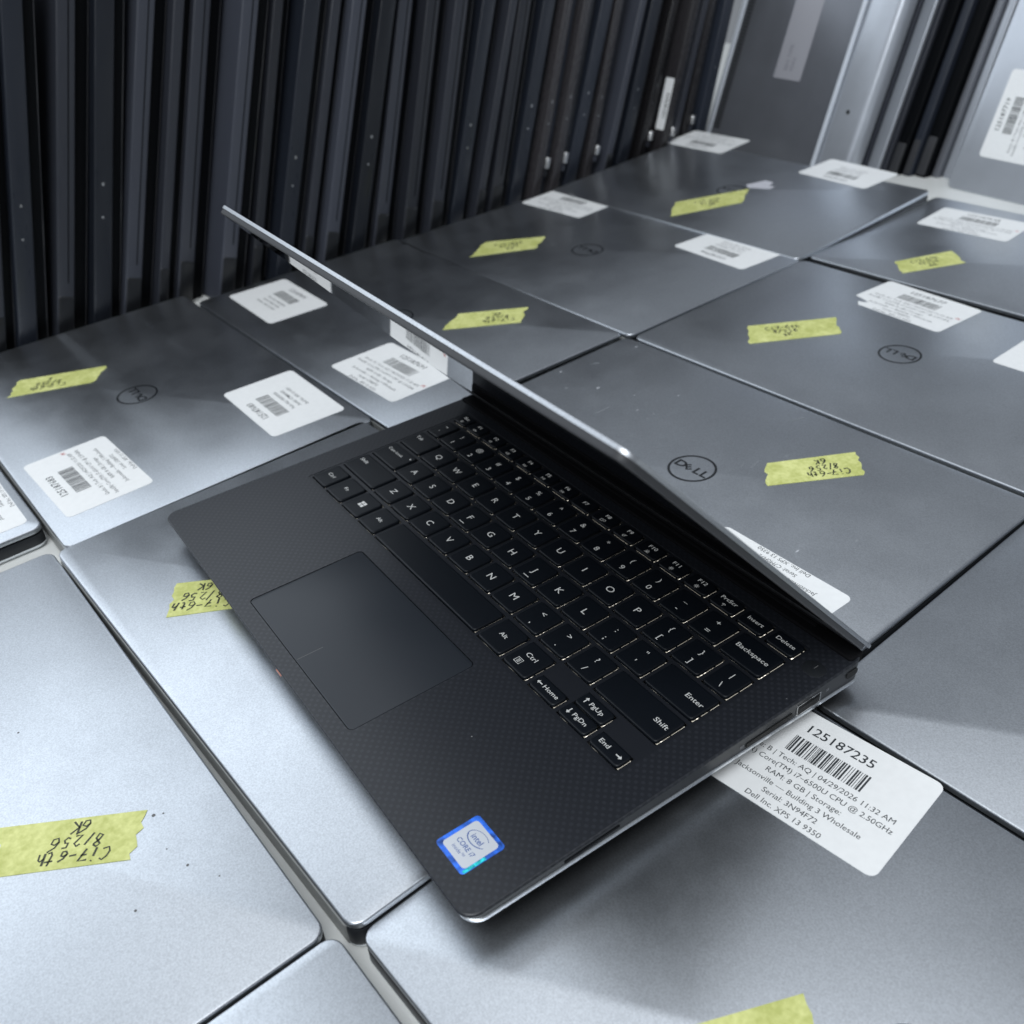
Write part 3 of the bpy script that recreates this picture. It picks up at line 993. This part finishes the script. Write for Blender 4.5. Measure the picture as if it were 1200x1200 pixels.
def legend(x0, x1, y0, y1, sp):
    cx_, cy_ = (x0 + x1) / 2, (y0 + y1) / 2
    k = sp[0]
    T = lambda s, size, x, y, al='CENTER', b=.0: xf(text_vf(s, size, al, 3, 0.0), 1.28 if len(s) > 1 else 1.22, 1, 0, x, y, ZL)
    if k == '1':
        bits = [T(sp[1], 5.1, cx_, cy_ - 1.9, b=.0)]
        if sp[1] in 'FJ': bits.append(xf(strokes([[(-2, 0), (2, 0)]], .4), 1, 1, 0, cx_, y0 + 2.4, ZL))
        return join(*bits)
    if k == '2':
        return join(T(sp[1], 4.3, cx_, cy_ - 5.4), T(sp[2], 4.1, cx_, cy_ + 1.6))
    if k == 'w':
        s = 3.3 if sp[1] != 'Caps Lock' else 2.7
        if sp[2] == 'L': return T(sp[1], s, x0 + 2.2, cy_ + 1.5, 'LEFT', .006)
        if sp[2] == 'C': return join(T(sp[1], s, x0 + 2.2, cy_ + 1.5, 'LEFT', .006), (lambda q: q)(xf(ring_flat(0, 0, .6, .05, 0, 8), 1, 1, 0, x1 - 2.4, cy_ + 4.5, ZL)))
        return T(sp[1], s + .1, x1 - 2.0, cy_ - 1.0, 'RIGHT', .008)
    if k == 'f':
        bits = [T(sp[1], 3.0, cx_, cy_ + (.6 if sp[2] else -.6), b=.006)]
        if sp[2]: bits.append(xf(icon(sp[2]), 1, 1, 0, cx_, cy_ - 2.4, ZL))
        return join(*bits)
    if k == 's':
        return T(sp[1], 3.1, cx_, cy_ - .7, b=.006)
    if k == 's2':
        return join(T(sp[1], 3.4, cx_, cy_ + .6, b=.006), xf(icon('menu'), 1, 1, 0, cx_ - 2.3, cy_ - 3.7, ZL))
    if k == 'a':
        if sp[2] == 'right':
            return join(T(sp[1], 3.1, x0 + 2.4, cy_ - .9, 'LEFT', .006), xf(icon(sp[2]), 1, 1, 0, x1 - 3.4, cy_, ZL))
        return join(T(sp[1], 3.0, x0 + 5.6, cy_ - .9, 'LEFT', .006), xf(icon(sp[2]), 1, 1, 0, x0 + 3.2, cy_, ZL))
    if k == 'win':
        q = []
        for ax_ in (-1, 1):
            for ay in (-1, 1):
                q.append(([(cx_ + ax_ * .18, cy_ + ay * .18, ZL), (cx_ + ax_ * 2.1, cy_ + ay * .18, ZL), (cx_ + ax_ * 2.1, cy_ + ay * 2.0, ZL), (cx_ + ax_ * .18, cy_ + ay * 2.0, ZL)],
                          [(0, 1, 2, 3) if ax_ * ay > 0 else (3, 2, 1, 0)]))
        return join(*q)
    return None


def add_key(x0, x1, y0, y1, sp):
    V, F = soft_key(x0, x1, y0, y1)
    k = mesh_obj("key", V, F, M_KEY, OL, 50)
    lg = legend(x0, x1, y0, y1, sp)
    if lg:
        mesh_obj("key_legend", lg[0], lg[1], M_LEGEND, k)
    # bright leak points of the light guide at the right edge of a key
    seg = y0 + .9
    while seg < y1 - 1.2:
        ln = rl.uniform(3.0, 8.0)
        glow.append(box(x1 - 1.2, x1 + .12, seg, min(seg + ln, y1 - .8), -1.3, -.9))
        seg += ln + rl.uniform(.6, 1.6)
    if y0 > 170:
        glow.append(box(x0 + 1.5, x1 - 2.5, y0 - .12, y0 + .8, -1.3, -.9))
    if rl.random() < .6:
        yy = y0 + rl.uniform(.8, 3.0)
        for q in range(rl.choice((1, 1, 2))):
            leds.append(box(x1 - .6, x1 + .03, yy + q * 2.0, yy + q * 2.0 + .8, -.95, -.66))


for y0, y1, ks in rows:
    for a, b, sp in ks:
        add_key(a, b, y0, y1, sp)
for a, b, c, d, sp in arrows:
    add_key(a, b, c, d, sp)
V, F = join(*glow)
film = mesh_obj("backlight_film", V, F, M_LIGHT, OL)
V, F = join(*leds)
mesh_obj("backlight_dots", V, F, M_LED, film)
# power button
V, F = join(*[slab(290.6, 300.8, 172.6, 181.6, -.3, .18, 4.4, .18, 2, 6)])
pb = mesh_obj("power_button", V, F, M_SOFT, OL, 40)
V, F = xf(strokes([[(0, -1.2), (0, 1.4)]], .35), 1, 1, 0, 295.6, 178.4, .19)
mesh_obj("power_mark", V, F, plain("power_mark_grey", (.12, .12, .12), .5), pb)

# sticker, front right of the palm rest
SX0, SX1, SY0, SY1 = 270.4, 288.2, 8.6, 27.3
V, F = slab(SX0, SX1, SY0, SY1, .01, .10, 1.6)
stk = mesh_obj("processor_sticker", V, F, M_STKBLUE, OL)
V, F = box(SX1 - 1.5, SX1 - .2, SY0 + 1.0, SY0 + 10.5, .10, .13)
mesh_obj("teal_foil", V, F, M_STKTEAL, stk)
V, F = slab(SX0 + 1.7, SX1 - 1.6, SY0 + 1.8, SY1 - 1.6, .10, .15, 1.5)
mesh_obj("silver_face", V, F, M_STKSILV, stk)
scx = (SX0 + SX1) / 2
bits = [xf(text_vf("intel", 3.3, 'CENTER', 4, .01), 1, 1, 0, scx, SY0 + 11.3, .16),
        xf(text_vf("CORE i7", 2.75, 'CENTER', 4, .01), 1, 1, 0, scx, SY0 + 6.5, .16),
        xf(text_vf("inside™", 2.1, 'CENTER', 4, .0), 1, 1, 0, scx - .4, SY0 + 3.9, .16),
        xf(ring_flat(0, 0, 4.9, 4.6, 0, 40, 0, 1, .62, 35, 335), 1, 1, .12, scx, SY0 + 12.6, .16),
        xf(ring_flat(0, 0, 4.75, 4.35, 0, 20, 0, 1, .62, 190, 320), 1, 1, .12, scx, SY0 + 12.6, .17)]
V, F = join(*bits)
mesh_obj("sticker_print", V, F, M_STKINK, stk)

# ---- lid, hinged at the back edge
TH = math.radians(48.7)
HY, HZ = 198.0, 2.7
cs, sn = math.cos(TH), math.sin(TH)


def lidpt(x, l, zo):
    """x along width, l = distance from hinge, zo = outward thickness"""
    return (x, HY - l * cs + zo * sn, HZ + l * sn + zo * cs)


def lidmesh(name, VF, mat, smooth=None, parent=None):
    V = [lidpt(x, -y, z) for x, y, z in VF[0]]      # local y = -distance
    return mesh_obj(name, V, VF[1], mat, parent or OL, smooth)


LL = 196.4
back = lidmesh("screen_back", slab(0, W, -LL, 6.0, 2.5, 4.2, 6, .5, 3, 8), M_LIDEDGE, 40)
rim = lidmesh("screen_rim", slab(.5, W - .5, -LL + .5, 1.5, .0, 2.5, 5.6, 0, 3, 8, .5), M_BEZELSIDE, 40)
lidmesh("screen_glass", slab(2.2, W - 2.2, -LL + 2.2, -38, -.06, .2, 4.5, 0, 2, 6), M_GLOSS)
lidmesh("hinge_strip", slab(18, W - 18, -7.5, 1.0, -.5, .1, 1, 0, 2, 3), M_MATTE)
V, F = slab(1.5, W - 1.5, 191.5, 199.6, -3.0, 1.5, 1.2, .8, 3, 4)
mesh_obj("hinge_cover", V, F, M_MATTE, OL, 40)  # added block, shuts out light leaking under the screen's hinge edge
# hinge barrel
V, F = [], []
nn = 14
for xx in (24, W - 24):
    for i in range(nn):
        a = 2 * PI * i / nn
        V.append((xx, HY - .4 + 3.0 * math.cos(a), .2 + 3.2 * math.sin(a) - 1.2))
for i in range(nn):
    j = (i + 1) % nn
    F.append((i, j, nn + j, nn + i))
F += [tuple(reversed(range(nn))), tuple(range(nn, 2 * nn))]
mesh_obj("hinge_barrel", V, F, M_MATTE, OL, 50)


# ------------------------------------------------------------------ standing laptops: the dark row
def standing_proto(kind):
    """local: front side face at x=0 looking +x, thickness along y, height z"""
    r = empty("standing_laptop")
    Lx, Hz = 300, 292
    rnd = random.Random(kind)
    tb, tl = [(14.0, 11.5), (15.0, 9.5), (10.0, 11.0), (9.0, 8.0)][kind]
    mb = [M_CHAR, M_CHAR2, M_WARM, M_CHAR][kind]

    def upright(y0, y1, x1, z0, z1, rr, bev):
        # slab built flat then stood up: (a along -x, b along z, thickness along y)
        VF = slab(-Lx, x1, z0, z1, 0, y1 - y0, rr, bev, 3, 4, bev)
        return [(x, y0 + (y1 - y0 - t), z) for x, z, t in VF[0]], [tuple(f) for f in VF[1]]
    V, F = upright(0, tb, 0, 0, Hz, 8, 1.6)
    mesh_obj("base", V, F, mb, r, 40)
    V, F = upright(tb + .9, tb + .9 + tl, -9.0, 1, Hz - 1, 8, 1.2)
    mesh_obj("screen_lid", V, F, M_BLACK if kind != 2 else M_CHAR2, r, 40)  # near-black colour paints in the dark, shaded gaps along the row
    if kind in (0, 3):
        V, F = upright(tb * .10, tb * .96, .8, 5, 42, 3, .8)
        mesh_obj("battery_end", V, F, M_BEZEL, r, 40)
    if kind == 0:
        V, F = box(-Lx + 4, .30, tb * .60, tb * .65, 52, Hz - 12)
        mesh_obj("seam_line", V, F, M_BLACK, r)
    if kind in (1, 2):      # chrome specks put in as glints of ports and screws on the side that shows
        for z0, z1 in ((96, 97.6), (121, 123.5)):
            V, F = box(-2, .2, tb * .40, tb * .52, z0, z1)
            mesh_obj("port_glint", V, F, M_CHROME, r)
    # thin polished rim along the lid edge catches the light
    V, F = box(-Lx + 6, -8.7, tb + .9 + tl - 1.2, tb + .9 + tl - .7, 12, Hz - 12)
    mesh_obj("lid_rim", V, F, M_RIM, r)
    if kind == 2:
        V, F = slab(-3.4, 3.4, -3.0, 3.0, 0, 13, 2.4, 1.0)
        V = [(x + .4, y + tb + 1.0, z + 46) for x, y, z in V]
        mesh_obj("hinge", V, F, M_CHROME, r, 40)
        V, F = box(-4, 1.6, tb - .8, tb + 2.6, 36, 44)
        mesh_obj("hinge_mount", V, F, M_CHAR, r)
    return r, tb + tl + 1.6


protos = [standing_proto(k) for k in range(4)]
used = [False] * 4
rs = random.Random(21)
GW = "dark laptops standing side by side in the long row behind"
look = {0: "charcoal", 1: "blue-black", 2: "worn black", 3: "slim charcoal"}
ORD = ("first second third fourth fifth sixth seventh eighth ninth tenth eleventh twelfth thirteenth fourteenth fifteenth sixteenth "
       "seventeenth eighteenth nineteenth twentieth").split() + ["twenty-" + w for w in "first second third fourth fifth sixth seventh eighth ninth".split()] + \
      ["thirtieth"] + ["thirty-" + w for w in "first second third fourth fifth sixth seventh eighth ninth".split()]


def front_line(y):
    if y < 130: return -341 - .065 * y
    if y < 330: return -334 - .065 * (y - 130)
    if y < 520: return -342 - .08 * (y - 330)
    return -359 - .095 * (y - 520)


y = -62.0
i = 0
white_host = None
while y < 788:
    far = y > 400
    k = rs.choice((0, 0, 1, 3)) if not far else rs.choice((2, 0, 2, 3, 2, 1))
    r0, th_ = protos[k]
    if used[k]:
        r = copy_thing(r0)
    else:
        r = r0
        used[k] = True
    lean = math.radians(-17.5 + rs.uniform(-1.9, 1.6))
    # front line of the row in shelf frame
    xf_ = front_line(y) - rs.uniform(2, 11)
    r.location = (xf_ * MM, y * MM, (SH + .3) * MM)
    r.scale.z = (1.0 if y < 190 else .92 if y < 380 else .83 if y < 560 else .74) * rs.uniform(.985, 1.015)
    r.rotation_euler = (lean, 0, .066 + rs.uniform(-.01, .01))
    tag(r, "%s laptop standing on its side, %s from the left in the dark row" % (look[k], ORD[i]), "laptop", GW)
    if white_host is None and y > 668:
        white_host = r
        wth = th_
        r.location.x += .014
        tag(r, "black laptop standing in the dark row with a narrow white barcode label", "laptop", GW)
    y += (th_ + rs.uniform(-1.2, 4.0)) / math.cos(math.radians(17.5))
    i += 1
# unused prototypes must not stay around
for k in range(4):
    if not used[k]:
        for ch in list(protos[k][0].children): bpy.data.objects.remove(ch)
        bpy.data.objects.remove(protos[k][0])
# white label on the face of one of them
V, F = [], []
pts = rrect(-15, -2.5, 52, 124, 1.5, 4)
n = len(pts)
V = [(x, -.25, z) for x, z in pts] + [(x, .05, z) for x, z in pts]
F = [tuple(range(n))] + [(j, n + j, n + (j + 1) % n, (j + 1) % n) for j in range(n)]
wl = mesh_obj("paper_label", V, F, M_PAPER, white_host)
VF = xf(fit_text("125187633", 34, 4.4, 0, 0, bold=.02), 1, 1, PI / 2, -4.6, 86, 0)
mesh_obj("printed_text", [(x, -.3, y_) for x, y_, z in VF[0]], VF[1], M_INK, wl)


# ------------------------------------------------------------------ standing laptops: the silver group at the back
def stood(name, x0, x1, y0, thick, height, mat, label, lean=20.0, r=7, bev=1.5, z0=SH + .3, yaw=.0, matb=None):
    """face looks -y; x0..x1 wide at its foot line, leaning back to +y"""
    root = empty(name, (x0, y0, z0), (-math.radians(lean), 0, yaw))
    VF = slab(0, x1 - x0, 0, height, 0, thick, r, bev, 4, 5, bev * .6)
    V = [(x, thick - t, z) for x, z, t in VF[0]]
    # thickness runs +y from the face
    mesh_obj("shell", [(x, y_, z) for x, y_, z in V], VF[1], mat, root, 40)
    tag(root, label, "laptop", "leaning laptops at the far end")
    return root


r1 = stood("leaning_laptop", -399, -231, 788, 9, 300, M_BOTTOM, "silver laptop leaning underside out, vent slots along one edge and a grey label")
V, F = slab(-1.5, 5.0, 2, 298, -1.2, .8, 1.5, .6, 3)
mesh_obj("bright_edge", [(x, -z, y_) for x, y_, z in V], F, M_PALE, r1, 40)  # bright look of the silver edge is put into this pale strip
for j in range(70):
    pass
vents = [box(8, 17, -.25, .2, 20 + j * 3.6, 21.9 + j * 3.6) for j in range(70)]
V, F = join(*vents)
tag(mesh_obj("vent_slots", V, F, M_HOLE, r1), kind="stuff")
V, F = slab(0, 38, 0, 110, 0, .3, 1.5)
gl = mesh_obj("service_label", [(x + 74, -z - .02, y_ + 83) for x, y_, z in V], F, M_GREYLBL, r1)
bits = [xf(text_vf(s_, 6, 'LEFT', 1), 1, 1, PI / 2, 90 + 8 * q_, 92) for q_, s_ in enumerate(("REG TYPE", "P54G"))]
VF = join(*bits)
mesh_obj("printed_text", [(x, -.4, y_) for x, y_, z in VF[0]], VF[1], M_GREYTXT, gl)

r2 = stood("leaning_laptop", -227, -182, 776, 22, 300, M_STAND, "bright silver rounded laptop shell leaning beside the vented one, a small screw hole in it", bev=8, r=9)
V, F = ring_flat(0, 0, 2.2, .05, 0, 14)
mesh_obj("screw_hole", [(x + 22, -.08, y_ + 66) for x, y_, z in V], F, M_HOLE, r2)
V, F = slab(-2.5, 2.0, 1, 298, -1.5, 1.5, 1.5, .6, 3)
mesh_obj("bright_edge", [(x, -z, y_) for x, y_, z in V], F, M_PALE, r2, 40)

edge_specs = [  # x0, x1, y0, material, label
    (-201.5, -196, 824, M_CHAR, "thin charcoal laptop beside the rounded silver shell"),
    (-195, -180, 826, M_STAND, "narrow silver laptop edge, second silver one from the rounded shell"),
    (-178.5, -172, 827, M_CHAR, "charcoal laptop edge right of the narrow silver one"),
    (-171, -158, 830, M_BLACK, "black laptop edge at the left of the glossy black cluster"),
    (-157, -147, 836, M_CHAR2, "blue-black laptop edge in the middle of the glossy black cluster"),
    (-146, -133, 842, M_BLACK, "wide black laptop edge in the glossy black cluster"),
    (-132, -124, 850, M_BOTTOM, "dull metal laptop edge left of the thin silver one"),
    (-123, -114, 856, M_STAND, "thin silver laptop edge nearest the leaning labelled laptop"),
    (-112.5, -96, 862, M_BLACK, "black laptop edge hidden half behind the leaning labelled laptop"),
]
for q_, (x0, x1, y0, mt_, lb) in enumerate(edge_specs):
    e = stood("leaning_laptop", x0, x1, y0, 200, 296, mt_, lb, bev=1.6, r=2.5)
    if mt_ in (M_BLACK, M_CHAR2):
        V, F = slab(1.5, (x1 - x0) - 1.5, 0, 30 + 4 * (q_ % 3), -.2, 1.6, 2, .8)
        mesh_obj("hinge_cap", [(x, -z, y_ + 2) for x, y_, z in V], F, M_BEZELSIDE, e, 40)

r8 = stood("leaning_laptop", -101, 205, 832, 14, 215, M_STAND, "large silver laptop leaning at the far right with a white barcode label on its lid", r=8, bev=1.2, lean=21)
w_, h_ = 80, 53
out = rrect(0, h_ + 1, 0, w_, 3.6, 6)
n = len(out)
OX, OZ = 21, 34
V = [(x + OX, -.15, z + OZ) for x, z in out] + [(x + OX, .05, z + OZ) for x, z in out]
F = [tuple(range(n))] + [(j, n + j, n + (j + 1) % n, (j + 1) % n) for j in range(n)]
wl = mesh_obj("paper_label", V, F, M_PAPER, r8)
VF = xf(label_art("125187719", 'full', 15, 1), 1, 1, PI / 2, OX + h_ / 2, OZ + w_ / 2)
mesh_obj("printed_text", [(x, -.22, y_) for x, y_, z in VF[0]], VF[1], M_INK, wl)
